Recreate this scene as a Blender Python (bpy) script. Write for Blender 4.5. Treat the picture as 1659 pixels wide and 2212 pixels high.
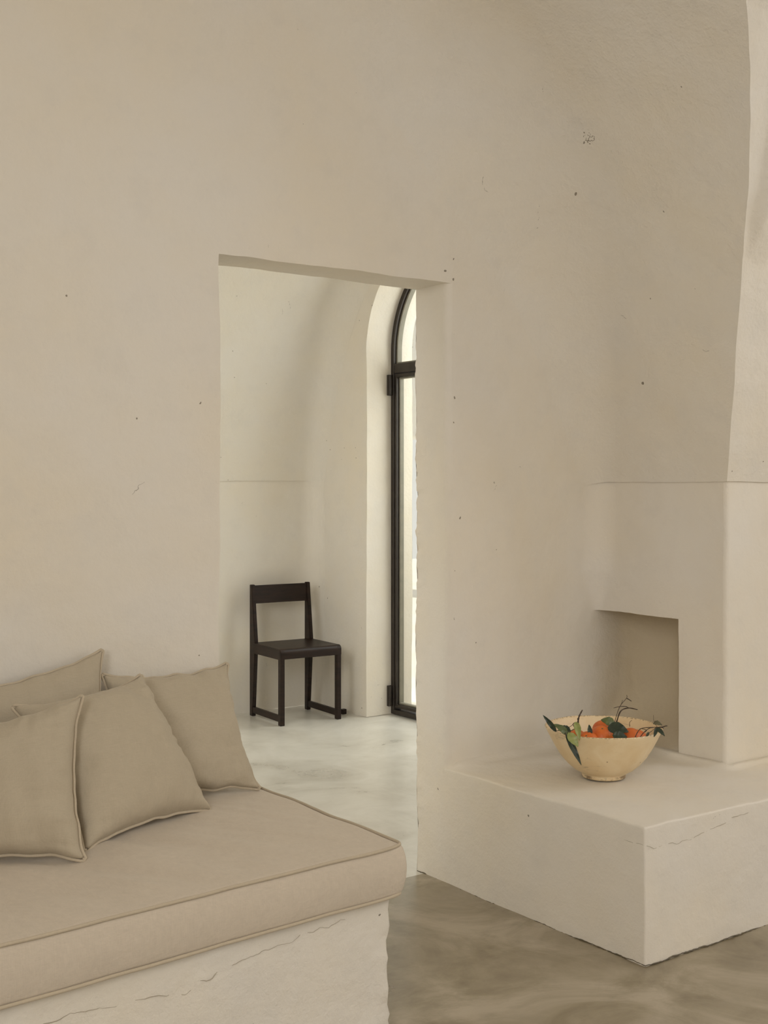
import bpy, bmesh, math, random
from mathutils import Vector, noise
from math import sin, cos, pi, sqrt, radians
random.seed(7)
for o in list(bpy.data.objects): bpy.data.objects.remove(o)
S = bpy.context.scene
COL = S.collection

# ------------------------------------------------------------------ camera
F, CX, HY, H = 2624.0, 829.5, 1042.0, 1.4      # focal length in pixels, centre column, horizon row, eye height
YAW = math.atan2(.5921, .8058)
cam = bpy.data.cameras.new('camera'); camo = bpy.data.objects.new('camera', cam); COL.objects.link(camo)
camo.location = (0, 0, H); camo.rotation_euler = (pi/2, 0, -YAW)
cam.sensor_fit = 'AUTO'; cam.sensor_width = 36; cam.lens = 36*F/2212
cam.shift_y = -(1106-HY)/2212; cam.clip_start = .05
S.camera = camo

# ------------------------------------------------------------------ world, lights, exposure
S.view_settings.view_transform = 'Standard'; S.view_settings.look = 'None'
S.view_settings.gamma = 1; S.view_settings.exposure = 0.06
W = bpy.data.worlds.new('sky'); S.world = W; W.use_nodes = True
bg = W.node_tree.nodes['Background']; bg.inputs[0].default_value = (1.0, .97, .92, 1); bg.inputs[1].default_value = .80
def area(name, loc, direction, sx, sz, power, color):
    l = bpy.data.lights.new(name, 'AREA'); l.shape = 'RECTANGLE'; l.size = sx; l.size_y = sz
    l.energy = power; l.color = color
    o = bpy.data.objects.new(name, l); COL.objects.link(o); o.location = loc
    o.rotation_euler = Vector(direction).to_track_quat('-Z', 'Z').to_euler()
    return o
# daylight entering by the window behind the camera, the window in the right hand bay, and the arched door of the far room
area('daylight_rear_window', (3.9, -3.05, 2.35), (-.1, 1, -.25), 2.4, 1.6, 22, (1, .99, .972))
area('daylight_side_window', (5.34, .9, 2.4), (-1, 0, -.4), 1.5, 1.4, 23, (1, .99, .972))
area('added_left_fill', (-1.58, -1.1, 2.2), (1, 0, -.22), 2.2, 1.4, 98, (1, .99, .972))  # added fill lamp, brightens the faces turned to the left
area('daylight_arched_door', (5.2, 5.25, 2.0), (-1, 0, -.35), 1.9, 2.2, 40, (.985, 1, .98))
area('added_far_room_fill', (.4, 3.98, 1.9), (.3, 1, -.5), 1.6, 1.4, 41, (.985, 1, .98))  # added fill lamp out of view, brightens the far wall and floor
sun = bpy.data.lights.new('sun', 'SUN'); sun.energy = 2.5; sun.angle = .02; sun.color = (1, .97, .92)
so = bpy.data.objects.new('sun', sun); COL.objects.link(so); so.location = (6, 0, 6)
so.rotation_euler = Vector((.05, .6, -.8)).to_track_quat('-Z', 'Y').to_euler()

# ------------------------------------------------------------------ pixel row / column of the photograph -> place in the room
def ray(px):
    u = (px-CX)/F
    return .8059*u+.5921, -.5922*u+.8058
def Pb(px, py, b):
    ac, bc = ray(px); t = b/bc
    return Vector((t*ac, b, H+(HY-py)/F*t))
def Pz(px, py, z):
    ac, bc = ray(px); t = (H-z)*F/(py-HY)
    return Vector((t*ac, t*bc, z))
def Pt(px, py, t):
    ac, bc = ray(px)
    return Vector((t*ac, t*bc, H+(HY-py)/F*t))

# ------------------------------------------------------------------ materials
def mat(name):
    m = bpy.data.materials.new(name); m.use_nodes = True
    nt = m.node_tree; b = nt.nodes['Principled BSDF']
    return m, nt, b
def N(nt, kind, **kw):
    n = nt.nodes.new(kind)
    for k, v in kw.items():
        if k.startswith('i_'): n.inputs[k[2:].replace('_', ' ')].default_value = v
        else: setattr(n, k, v)
    return n
def coords(nt, scale=(1, 1, 1)):
    tc = N(nt, 'ShaderNodeNewGeometry'); mp = N(nt, 'ShaderNodeMapping'); mp.inputs['Scale'].default_value = scale
    nt.links.new(tc.outputs['Position'], mp.inputs['Vector']); return mp.outputs[0]
def ocoords(nt, scale=(1, 1, 1)):
    tc = N(nt, 'ShaderNodeTexCoord'); mp = N(nt, 'ShaderNodeMapping'); mp.inputs['Scale'].default_value = scale
    nt.links.new(tc.outputs['Object'], mp.inputs['Vector']); return mp.outputs[0]
def nz(nt, vec, scale, detail=4, rough=.55, dist=0):
    n = N(nt, 'ShaderNodeTexNoise'); n.inputs['Scale'].default_value = scale; n.inputs['Detail'].default_value = detail
    n.inputs['Roughness'].default_value = rough; n.inputs['Distortion'].default_value = dist
    nt.links.new(vec, n.inputs['Vector']); return n.outputs['Fac']
def ramp(nt, fac, stops):
    r = N(nt, 'ShaderNodeValToRGB'); els = r.color_ramp.elements
    while len(els) < len(stops): els.new(.5)
    for e, (p, c) in zip(els, stops):
        e.position = p; e.color = (c, c, c, 1) if not hasattr(c, '__len__') else (*c, 1)
    nt.links.new(fac, r.inputs[0]); return r.outputs[0]
def mix(nt, fac, a, b, mode='MIX'):
    m = N(nt, 'ShaderNodeMix', data_type='RGBA', blend_type=mode)
    for s, v in ((m.inputs[0], fac), (m.inputs[6], a), (m.inputs[7], b)):
        if hasattr(v, 'is_output'): nt.links.new(v, s)
        elif hasattr(v, '__len__'): s.default_value = (*v, 1)
        else: s.default_value = v
    return m.outputs[2]
def mth(nt, op, a, b=0.0, clamp=False):
    m = N(nt, 'ShaderNodeMath', operation=op, use_clamp=clamp)
    for s, v in ((m.inputs[0], a), (m.inputs[1], b)):
        if hasattr(v, 'is_output'): nt.links.new(v, s)
        else: s.default_value = v
    return m.outputs[0]
def bump(nt, bsdf, height, strength, dist=.01, prev=None):
    b = N(nt, 'ShaderNodeBump'); b.inputs['Strength'].default_value = strength; b.inputs['Distance'].default_value = dist
    nt.links.new(height, b.inputs['Height'])
    if prev: nt.links.new(prev, b.inputs['Normal'])
    if bsdf: nt.links.new(b.outputs[0], bsdf.inputs['Normal'])
    return b.outputs[0]

def plaster(name, base, rough_bump=.5, stain=.5):
    m, nt, b = mat(name); v = coords(nt)
    big = nz(nt, v, 1.6, 5, .6); mid = nz(nt, v, 9, 5, .6)
    dk = tuple(c*.90 for c in base); wm = (base[0]*1.01, base[1]*.975, base[2]*.90)
    c = mix(nt, ramp(nt, big, [(.35, 0), (.68, 1)]), base, wm)
    c = mix(nt, mth(nt, 'MULTIPLY', ramp(nt, mid, [(.5, 0), (.75, 1)]), .35), c, dk)
    # pits: a few small dark voids scattered in the skim coat
    warp = N(nt, 'ShaderNodeTexNoise'); warp.inputs['Scale'].default_value = 40; nt.links.new(v, warp.inputs['Vector'])
    wv = N(nt, 'ShaderNodeVectorMath', operation='MULTIPLY_ADD'); nt.links.new(warp.outputs['Color'], wv.inputs[0])
    wv.inputs[1].default_value = (.02, .02, .02); nt.links.new(v, wv.inputs[2])
    pits = None
    for sc, th, keep in ((7, .036, .70), (19, .066, .80)):
        vo = N(nt, 'ShaderNodeTexVoronoi'); vo.inputs['Scale'].default_value = sc; nt.links.new(wv.outputs[0], vo.inputs['Vector'])
        near = mth(nt, 'LESS_THAN', vo.outputs['Distance'], th)
        sel = N(nt, 'ShaderNodeSeparateColor'); nt.links.new(vo.outputs['Color'], sel.inputs[0])
        p = mth(nt, 'MULTIPLY', near, mth(nt, 'GREATER_THAN', sel.outputs[0], keep))
        patch = mth(nt, 'GREATER_THAN', nz(nt, v, 1.1 if sc < 10 else 2.2, 3, .6), .50 if sc < 10 else .56)
        p = mth(nt, 'MULTIPLY', p, patch)
        pits = p if pits is None else mth(nt, 'MAXIMUM', pits, p)
    # denser voids where the arris of the doorway jamb is broken
    vo = N(nt, 'ShaderNodeTexVoronoi'); vo.inputs['Scale'].default_value = 26; nt.links.new(wv.outputs[0], vo.inputs['Vector'])
    sel = N(nt, 'ShaderNodeSeparateColor'); nt.links.new(vo.outputs['Color'], sel.inputs[0])
    xyz = N(nt, 'ShaderNodeSeparateXYZ'); nt.links.new(v, xyz.inputs[0])
    zone = mth(nt, 'MULTIPLY', mth(nt, 'LESS_THAN', mth(nt, 'ABSOLUTE', mth(nt, 'SUBTRACT', xyz.outputs[0], 2.70)), .05), mth(nt, 'LESS_THAN', mth(nt, 'ABSOLUTE', mth(nt, 'SUBTRACT', xyz.outputs[1], 3.36)), .13))
    zone = mth(nt, 'MULTIPLY', zone, mth(nt, 'GREATER_THAN', nz(nt, v, 5, 4), .44))
    pits = mth(nt, 'MAXIMUM', pits, mth(nt, 'MULTIPLY', zone, mth(nt, 'MULTIPLY', mth(nt, 'LESS_THAN', vo.outputs['Distance'], .12), mth(nt, 'GREATER_THAN', sel.outputs[0], .62))))
    # hairline cracks in some places
    vc = N(nt, 'ShaderNodeTexVoronoi', feature='DISTANCE_TO_EDGE'); vc.inputs['Scale'].default_value = 1.3
    ww = N(nt, 'ShaderNodeVectorMath', operation='MULTIPLY_ADD'); w2 = N(nt, 'ShaderNodeTexNoise'); w2.inputs['Scale'].default_value = 5; w2.inputs['Detail'].default_value = 6
    nt.links.new(v, w2.inputs['Vector']); nt.links.new(w2.outputs['Color'], ww.inputs[0]); ww.inputs[1].default_value = (.35, .35, .35); nt.links.new(v, ww.inputs[2])
    nt.links.new(ww.outputs[0], vc.inputs['Vector'])
    crack = mth(nt, 'MULTIPLY', mth(nt, 'LESS_THAN', vc.outputs['Distance'], .0014), mth(nt, 'GREATER_THAN', nz(nt, v, 5.5, 5, .7), .635))
    marks = mth(nt, 'MULTIPLY', pits, .75); marks = mth(nt, 'MAXIMUM', marks, mth(nt, 'MULTIPLY', crack, stain))
    c = mix(nt, marks, c, (.13, .10, .06))
    nt.links.new(c, b.inputs['Base Color']); b.inputs['Roughness'].default_value = .85; b.inputs['Specular IOR Level'].default_value = .25
    hgt = mth(nt, 'ADD', mth(nt, 'MULTIPLY', nz(nt, v, 55, 6, .65), .6), mth(nt, 'MULTIPLY', nz(nt, v, 14, 5, .6), 1.2))
    hgt = mth(nt, 'SUBTRACT', hgt, marks)
    bump(nt, b, hgt, rough_bump, .006)
    return m
PLASTER = plaster('lime_plaster', (.80, .755, .685))
PLASTER_ROUGH = plaster('rough_lime_plaster', (.80, .76, .695), .75, .7)
ALCOVE_PLASTER = plaster('alcove_plaster', (.80, .755, .685), .8)
nt = ALCOVE_PLASTER.node_tree; b = nt.nodes['Principled BSDF']; src = b.inputs['Base Color'].links[0].from_socket
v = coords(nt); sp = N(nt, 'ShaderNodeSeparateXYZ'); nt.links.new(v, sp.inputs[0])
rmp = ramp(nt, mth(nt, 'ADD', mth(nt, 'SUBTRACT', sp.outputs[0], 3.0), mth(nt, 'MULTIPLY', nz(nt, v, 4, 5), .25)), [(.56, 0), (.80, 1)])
nt.links.new(mix(nt, rmp, src, (.70, .60, .44)), b.inputs['Base Color'])  # tone turns browner towards the depth of the alcove
OUTSIDE = plaster('exterior_plaster', (.82, .80, .76), .9)

def concrete(name, dark, midc, light, drift, stain):
    m, nt, b = mat(name); v = coords(nt)
    n1 = nz(nt, v, 2.3, 9, .66, 1.1); n2 = nz(nt, coords(nt, (1.0, 2.0, 1)), 4, 8, .62, .8)
    c = ramp(nt, n1, [(.36, dark), (.50, midc), (.64, light)])
    c = mix(nt, mth(nt, 'MULTIPLY', ramp(nt, n2, [(.38, 0), (.70, 1)]), .55), c, drift)
    c = mix(nt, mth(nt, 'MULTIPLY', ramp(nt, nz(nt, v, 5, 7, .65, 1.5), [(.50, 0), (.70, 1)]), .25), c, stain)
    nt.links.new(c, b.inputs['Base Color'])
    nt.links.new(ramp(nt, n1, [(.3, .26), (.7, .36)]), b.inputs['Roughness']); b.inputs['Specular IOR Level'].default_value = .85
    bump(nt, b, mth(nt, 'ADD', n1, mth(nt, 'MULTIPLY', n2, .5)), .15, .01)
    return m
CONCRETE = concrete('polished_concrete', (.185, .145, .085), (.30, .25, .165), (.47, .405, .31), (.40, .34, .25), (.165, .135, .08))
CONCRETE_LIT = concrete('lit_polished_concrete', (.60, .565, .49), (.70, .67, .595), (.78, .75, .68), (.76, .73, .655), (.56, .52, .44))  # floor colour raised to stand in for door light and gloss

def linen(name, base, seed=0):
    m, nt, b = mat(name); v = ocoords(nt)
    n = nz(nt, v, 3, 4); c = mix(nt, n, tuple(x*.93 for x in base), base)
    wx = nz(nt, ocoords(nt, (700, 45, 45)), 1, 3, .7); wy = nz(nt, ocoords(nt, (45, 45, 700)), 1, 3, .7); wz = nz(nt, ocoords(nt, (45, 700, 45)), 1, 3, .7)
    th = mth(nt, 'ADD', wx, mth(nt, 'ADD', wy, wz))
    c = mix(nt, ramp(nt, mth(nt, 'MULTIPLY', th, .333), [(.38, 0), (.62, 1)]), tuple(x*.86 for x in base), c)
    nt.links.new(c, b.inputs['Base Color']); b.inputs['Roughness'].default_value = .95; b.inputs['Specular IOR Level'].default_value = .1
    b.inputs['Sheen Weight'].default_value = .25; b.inputs['Sheen Roughness'].default_value = .5; b.inputs['Sheen Tint'].default_value = (1, .95, .85, 1)
    p = bump(nt, None, nz(nt, v, 9, 5, .55, .6), .30, .02)
    bump(nt, b, th, .25, .002, p)
    return m
LINEN = linen('linen_cushion', (.55, .475, .36))
LINEN_SEAT = linen('linen_seat', (.70, .61, .50))
PIPING = linen('linen_piping', (.60, .51, .385))

m, nt, b = mat('dark_stained_wood'); v = ocoords(nt, (3, 3, 22))
g = nz(nt, v, 3, 6, .6, .4)
nt.links.new(ramp(nt, g, [(.3, (.009, .0055, .0045)), (.7, (.030, .015, .010))]), b.inputs['Base Color'])
b.inputs['Roughness'].default_value = .40; b.inputs['Specular IOR Level'].default_value = .3; bump(nt, b, g, .08, .004); WOOD = m
m, nt, b = mat('dark_steel'); v = coords(nt)
nt.links.new(ramp(nt, nz(nt, v, 12, 3), [(.3, (.030, .023, .018)), (.7, (.045, .036, .028))]), b.inputs['Base Color'])
b.inputs['Roughness'].default_value = .45; b.inputs['Metallic'].default_value = .3; STEEL = m
m, nt, b = mat('door_gasket'); nt.links.new(ramp(nt, nz(nt, coords(nt), 20, 2), [(.3, (.20, .185, .14)), (.7, (.24, .22, .165))]), b.inputs['Base Color'])
b.inputs['Roughness'].default_value = .5; GASKET = m
m, nt, b = mat('window_glass')
tr = N(nt, 'ShaderNodeBsdfTransparent'); gl = N(nt, 'ShaderNodeBsdfGlossy'); gl.inputs['Roughness'].default_value = .02
fr = N(nt, 'ShaderNodeLayerWeight'); fr.inputs['Blend'].default_value = .5; ms = N(nt, 'ShaderNodeMixShader')
nt.links.new(mth(nt, 'ADD', mth(nt, 'MULTIPLY', mth(nt, 'POWER', fr.outputs['Facing'], 5.0), .5), .04), ms.inputs[0]); nt.links.new(tr.outputs[0], ms.inputs[1]); nt.links.new(gl.outputs[0], ms.inputs[2])
tr.inputs[0].default_value = (.97, .98, .96, 1)
nt.links.new(ms.outputs[0], nt.nodes['Material Output'].inputs[0]); GLASS = m

m, nt, b = mat('cream_glazed_clay'); v = ocoords(nt)
c = ramp(nt, nz(nt, v, 9, 5, .6, .5), [(.3, (.76, .57, .32)), (.6, (.84, .68, .44)), (.8, (.86, .73, .52))])
vo = N(nt, 'ShaderNodeTexVoronoi'); vo.inputs['Scale'].default_value = 30; nt.links.new(ocoords(nt, (1, 1, .8)), vo.inputs['Vector'])
sp = N(nt, 'ShaderNodeSeparateColor'); nt.links.new(vo.outputs['Color'], sp.inputs[0])
spot = mth(nt, 'MULTIPLY', mth(nt, 'LESS_THAN', vo.outputs['Distance'], .075), mth(nt, 'GREATER_THAN', sp.outputs[0], .80))
streak = mth(nt, 'MULTIPLY', ramp(nt, nz(nt, ocoords(nt, (14, 14, 60)), 1, 6, .7, 1), [(.60, 0), (.70, 1)]), .35)
sx = N(nt, 'ShaderNodeSeparateXYZ'); nt.links.new(ocoords(nt), sx.inputs[0])
wear = mth(nt, 'MULTIPLY', mth(nt, 'LESS_THAN', sx.outputs[2], .013), ramp(nt, nz(nt, v, 38, 4, .6), [(.45, 0), (.58, 1)]))
rim = mth(nt, 'MULTIPLY', mth(nt, 'GREATER_THAN', sx.outputs[2], .1672), ramp(nt, nz(nt, v, 160, 3, .6), [(.50, 0), (.56, .8)]))
mk = mth(nt, 'MAXIMUM', mth(nt, 'MAXIMUM', mth(nt, 'MULTIPLY', spot, .8), streak), mth(nt, 'MULTIPLY', mth(nt, 'MAXIMUM', wear, rim), .75))
nt.links.new(mix(nt, mk, c, (.16, .085, .03)), b.inputs['Base Color']); b.inputs['Roughness'].default_value = .42
bump(nt, b, nz(nt, v, 30, 4), .15, .004); CLAY = m
m, nt, b = mat('orange_peel'); v = ocoords(nt)
nt.links.new(ramp(nt, nz(nt, v, 14, 3), [(.3, (.60, .115, .018)), (.7, (.76, .20, .03))]), b.inputs['Base Color'])
b.inputs['Roughness'].default_value = .45; b.inputs['Subsurface Weight'].default_value = .1; b.inputs['Subsurface Scale'].default_value = .01
bump(nt, b, nz(nt, v, 230, 2), .35, .002); PEEL = m
def leafmat(name, c1, c2):
    m, nt, b = mat(name); v = ocoords(nt)
    nt.links.new(ramp(nt, nz(nt, v, 40, 4), [(.3, c1), (.7, c2)]), b.inputs['Base Color']); b.inputs['Roughness'].default_value = .38
    bump(nt, b, nz(nt, v, 90, 3), .2, .002); return m
LEAF_DARK = leafmat('leaf_dark', (.018, .030, .020), (.035, .055, .030))
LEAF_MID = leafmat('leaf_mid', (.06, .085, .025), (.12, .15, .045))
LEAF_PALE = leafmat('leaf_pale', (.22, .27, .07), (.36, .38, .14))
LEAF_OLIVE = leafmat('leaf_olive', (.10, .09, .045), (.15, .14, .08))
TWIG = leafmat('twig_bark', (.035, .022, .012), (.075, .045, .025))
TWIG_GREEN = leafmat('twig_green', (.12, .11, .04), (.2, .18, .08))

# ------------------------------------------------------------------ helpers
def link(name, me, material, parent=None):
    o = bpy.data.objects.new(name, me); COL.objects.link(o)
    if material: me.materials.append(material)
    if parent: o.parent = parent
    return o
def build(name, bm, material, parent=None, smooth=True, loc=None):
    me = bpy.data.meshes.new(name)
    if loc is not None: bmesh.ops.translate(bm, verts=bm.verts, vec=-Vector(loc))
    bm.to_mesh(me); bm.free()
    if smooth:
        for p in me.polygons: p.use_smooth = True
    o = link(name, me, material, parent)
    if loc is not None and parent is None: o.location = loc
    return o
def tag(o, label, cat, group=None):
    o['label'] = label; o['category'] = cat
    if group: o['group'] = group
    return o
def struct(o): o['kind'] = 'structure'; return o
def empty(name, loc, rz=0):
    o = bpy.data.objects.new(name, None); COL.objects.link(o); o.location = loc; o.rotation_euler = (0, 0, rz); o.empty_display_size = .1
    return o

def ragged(p):
    """extra raggedness along the broken arrises of the doorway jamb and of the bench end"""
    w = math.exp(-((p.x-2.69)**2+(p.y-3.462)**2)/.0016) * (.6+.9*max(0, 1-abs(p.z-1.35)/.35))
    w = max(w, .9*math.exp(-((p.x-1.805)**2+(p.y-2.43)**2)/.0012))
    return w
def field(p):
    d = noise.noise_vector(p*1.3)*.007 + noise.noise_vector(p*6.0+Vector((3, 1, 7)))*.0035 + noise.noise_vector(p*22.0)*.0014
    w = ragged(p)
    if w > .02: d = d + (noise.noise_vector(Vector((p.x*9, p.y*9, p.z*42)))*.007 + noise.noise_vector(Vector((p.x*3, p.y*3, p.z*9)))*.005)*w
    return d
def shake(bm, k=1.0):
    for v in bm.verts: v.co += field(v.co)*k
def grid(bm, f, nu, nv, flip=False):
    vs = [[bm.verts.new(f(i/nu, j/nv)) for j in range(nv+1)] for i in range(nu+1)]
    for i in range(nu):
        for j in range(nv):
            q = (vs[i][j], vs[i+1][j], vs[i+1][j+1], vs[i][j+1])
            bm.faces.new(q[::-1] if flip else q)
def quad(bm, p0, p1, p3, step=.02, flip=False):
    """flat patch p0 -> p1 along u, p0 -> p3 along v"""
    p0, p1, p3 = Vector(p0), Vector(p1), Vector(p3); U, V = p1-p0, p3-p0
    grid(bm, lambda u, v: p0+U*u+V*v, max(1, round(U.length/step)), max(1, round(V.length/step)), flip)
def spline(pts, n):
    out = []
    P = [pts[0]*2-pts[1]]+pts+[pts[-1]*2-pts[-2]]
    for i in range(1, len(P)-2):
        for k in range(n):
            t = k/n; a, b_, c, d = P[i-1], P[i], P[i+1], P[i+2]
            out.append(.5*((2*b_)+(c-a)*t+(2*a-5*b_+4*c-d)*t*t+(3*b_-a-3*c+d)*t**3))
    out.append(P[-2]); return out
def tube(bm, pts, r, n=8, closed=False):
    pts = [Vector(p) for p in pts]; L = len(pts); rings = []; prev = None
    for i, p in enumerate(pts):
        a = pts[(i-1) % L] if (closed or i > 0) else p; b_ = pts[(i+1) % L] if (closed or i < L-1) else p
        t = (b_-a).normalized()
        if prev is None:
            prev = t.cross(Vector((0, 0, 1)));
            if prev.length < .1: prev = t.cross(Vector((1, 0, 0)))
        prev = (prev-t*prev.dot(t)).normalized(); q = t.cross(prev)
        rr = r(i/(L-1)) if callable(r) else r
        rings.append([bm.verts.new(p+prev*cos(2*pi*k/n)*rr+q*sin(2*pi*k/n)*rr) for k in range(n)])
    for i in range(L if closed else L-1):
        A, B = rings[i], rings[(i+1) % L]
        for k in range(n): bm.faces.new((A[k], A[(k+1) % n], B[(k+1) % n], B[k]))
    if not closed: bm.faces.new(rings[0][::-1]); bm.faces.new(rings[-1])
def rbox(bm, lo, hi, r=.004, seg=2):
    """box with rounded edges"""
    g = bmesh.ops.create_cube(bm, size=1)
    vs = g['verts']; lo, hi = Vector(lo), Vector(hi)
    for v in vs: v.co = Vector([lo[i]+(v.co[i]+.5)*(hi[i]-lo[i]) for i in range(3)])
    es = list({e for v in vs for e in v.link_edges})
    if r: bmesh.ops.bevel(bm, geom=es, offset=r, segments=seg, affect='EDGES', profile=.5)
def soft_box(bm, lo, hi, r, step):
    """finely divided box whose edges are rounded to radius r"""
    lo, hi = Vector(lo), Vector(hi); il, ih = lo+Vector((r,)*3), hi-Vector((r,)*3)
    def ticks(a, b_):
        n = max(2, round((b_-a-2*r)/step)); e = [a, a+r*.35, a+r*.7]
        return e+[a+r+(b_-a-2*r)*i/n for i in range(n+1)]+[b_-r*.7, b_-r*.35, b_]
    T = [ticks(lo[i], hi[i]) for i in range(3)]; cache = {}
    def vert(p):
        k = tuple(round(x, 5) for x in p)
        if k not in cache:
            q = Vector(p); c = Vector([min(max(q[i], il[i]), ih[i]) for i in range(3)]); d = q-c
            cache[k] = bm.verts.new(c+d.normalized()*r if d.length > 1e-7 else q)
        return cache[k]
    for ax in range(3):
        u, w = (ax+1) % 3, (ax+2) % 3
        for side in (0, 1):
            for i in range(len(T[u])-1):
                for j in range(len(T[w])-1):
                    q = []
                    for (di, dj) in ((0, 0), (1, 0), (1, 1), (0, 1)):
                        p = [0, 0, 0]; p[ax] = (lo, hi)[side][ax]; p[u] = T[u][i+di]; p[w] = T[w][j+dj]; q.append(vert(p))
                    if side == 0: q = q[::-1]
                    if len(set(q)) == 4:
                        try: bm.faces.new(q)
                        except ValueError: pass

# ================================================================== THE SETTING
WA = 3.284                                    # room side of the wall with the doorway
WB = 3.462                                    # its far side
JL, JR, LINTEL = 1.79, 2.69, 2.098
def wa(a):                                    # the wall runs slightly off square past the doorway
    s = min(max((a-JR)/(3.5-JR), 0), 1.3); return WA+.058*s
# ---- floor
for nm, y0, y1, mt in (('floor', -3.3, 3.42, CONCRETE), ('floor_far_room', 3.42, 7.0, CONCRETE_LIT)):
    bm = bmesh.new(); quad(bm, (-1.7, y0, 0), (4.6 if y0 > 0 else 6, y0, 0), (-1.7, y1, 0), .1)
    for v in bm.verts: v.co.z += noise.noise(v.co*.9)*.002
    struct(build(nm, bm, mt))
# ---- wall with the doorway
bm = bmesh.new(); st = .018; TOP = 3.75
quad(bm, (-.6, WA, 0), (JL, WA, 0), (-.6, WA, LINTEL), st)                          # left of the doorway
quad(bm, (-1.7, WA, 0), (-.6, WA, 0), (-1.7, WA, TOP), .1)
quad(bm, (-.6, WA, LINTEL), (JR, WA, LINTEL), (-.6, WA, TOP), st)
grid(bm, lambda u, v: Vector((JR+.022+(4.0-JR-.022)*u, wa(JR+(4.0-JR)*u), LINTEL*v)), 70, 110)
grid(bm, lambda u, v: Vector((JR+(3.6-JR)*u, wa(JR+(3.6-JR)*u), LINTEL+(TOP-LINTEL)*v)), 50, 80)
# softened arris of the right jamb, then the jamb itself
grid(bm, lambda u, v: Vector((JR+.022-.022*sin(u*pi/2), WA+.022-.022*cos(u*pi/2), .36+(LINTEL-.36)*v)), 5, 180)
quad(bm, (JR, WA-.002, 0), (JR, WA+.03, 0), (JR, WA-.002, .38), .0105)
quad(bm, (JR, WA+.022, 0), (JR, WB, 0), (JR, WA+.022, LINTEL), .0105)
quad(bm, (JL, WA, 0), (JL, WB, 0), (JL, WA, LINTEL), .02)
quad(bm, (JL, WA, LINTEL), (JR+.03, WA, LINTEL), (JL, WB, LINTEL), .012)
quad(bm, (-1.7, WB, 0), (JL, WB, 0), (-1.7, WB, TOP), .1)
quad(bm, (JR, WB, 0), (4.6, WB, 0), (JR, WB, TOP), .05)
quad(bm, (JL, WB, LINTEL), (JR, WB, LINTEL), (JL, WB, TOP), .02)
shake(bm); bmesh.ops.recalc_face_normals(bm, faces=bm.faces); struct(build('wall_back', bm, PLASTER))

# ---- vault profile above the springing ledge on the right (a, z)
AF = 3.5; CB = 2.733                          # chimney corner: left face, front face
prof = [Vector(p) for p in ((3.494, 1.400), (3.435, 1.65), (3.355, 1.92), (3.26, 2.17), (3.165, 2.37), (3.02, 2.59), (2.83, 2.80), (2.60, 3.0), (2.30, 3.2), (1.9, 3.38), (1.5, 3.47), (1.1, 3.5))]
PR = spline(prof, 12)
def a_of_z(z):
    for p, q in zip(PR, PR[1:]):
        if p.y <= z <= q.y: return p.x+(q.x-p.x)*(z-p.y)/max(1e-6, q.y-p.y)
    return PR[0].x if z < PR[0].y else PR[-1].x
def edge_at(px, py):
    ac, bc = ray(px); lo, hi = 1.5, 5.0
    for _ in range(50):
        t = (lo+hi)/2; z = H+(HY-py)/F*t
        if t*ac > a_of_z(z): hi = t
        else: lo = t
    return t*bc, H+(HY-py)/F*t
ed = [(CB-.007, 1.400)]+[edge_at(*p) for p in ((1578, 900), (1590, 740), (1603, 560), (1612, 450), (1619, 330), (1620, 200), (1616, 80), (1612, 0))]
ed += [(ed[-1][0]-.22, ed[-1][1]+.18), (ed[-1][0]-.6, ed[-1][1]+.36), (ed[-1][0]-1.2, ed[-1][1]+.5)]
def g_of_z(z):
    for p, q in zip(ed, ed[1:]):
        if p[1] <= z <= q[1]: return p[0]+(q[0]-p[0])*(z-p[1])/(q[1]-p[1])
    return ed[0][0] if z < ed[0][1] else ed[-1][0]
def vault_row(i, L=PR):
    p = L[i]; q = L[min(i+1, len(L)-1)]; o = L[max(i-1, 0)]; t = (q-o).normalized()
    return p, Vector((-t.y, t.x)) if t.x <= 0 else Vector((-t.y, t.x))
bm = bmesh.new(); rows = []
for i in range(len(PR)):
    p, n = vault_row(i); n = Vector((-abs(n.x), -abs(n.y)))
    r = .09+.28*min(1, max(0, (p.y-1.4)/1.2)); bw = wa(p.x-r*abs(n.x))-.0008; e = g_of_z(p.y); row = []
    for k in range(46):
        b_ = e+(bw-r-e)*k/45; row.append(Vector((p.x, b_, p.y)))
    for k in range(1, 13):
        th = k/12*pi/2; d = n*(r*(1-cos(th))); row.append(Vector((p.x+d.x, bw-r+r*sin(th), p.y+d.y)))
    z9 = row[-1]
    for k in (1, 2, 3): row.append(Vector((z9.x+n.x*.02*k, wa(z9.x+n.x*.02*k)-.0008+.0009*k, z9.z+n.y*.02*k)))
    rows.append([bm.verts.new(x) for x in row])
for A, B in zip(rows, rows[1:]):
    for k in range(len(A)-1): bm.faces.new((A[k], A[k+1], B[k+1], B[k]))
# cross vault that rises from the front of the chimney corner
zs = [1.400+(3.5-1.400)*i/90 for i in range(91)]
def rib(a, z):                                # raised web right of a narrow arch band
    za, zb = ed[3][1], ed[6][1]
    if z < za: return 0
    q = (a-a_of_z(z)-.11*(z-za)/(zb-za))/.035; q = min(1, max(0, q)); return -.030*q*q*(3-2*q)*min(1, (z-za)/.12)
rows = [[bm.verts.new(Vector((x, g_of_z(z)+rib(x, z), z))) for x in [a_of_z(z)+(5.6-a_of_z(z))*(k/70)**1.8 for k in range(71)]] for z in zs]
for A, B in zip(rows, rows[1:]):
    for k in range(len(A)-1): bm.faces.new((A[k], B[k], B[k+1], A[k+1]))
shake(bm)
# rest of the ceiling, run on past the rear wall as an added sun screen
quad(bm, (-1.7, -6.5, 3.5), (5.6, -6.5, 3.5), (-1.7, WA, 3.5), .25)
struct(build('ceiling', bm, PLASTER_ROUGH))

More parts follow.
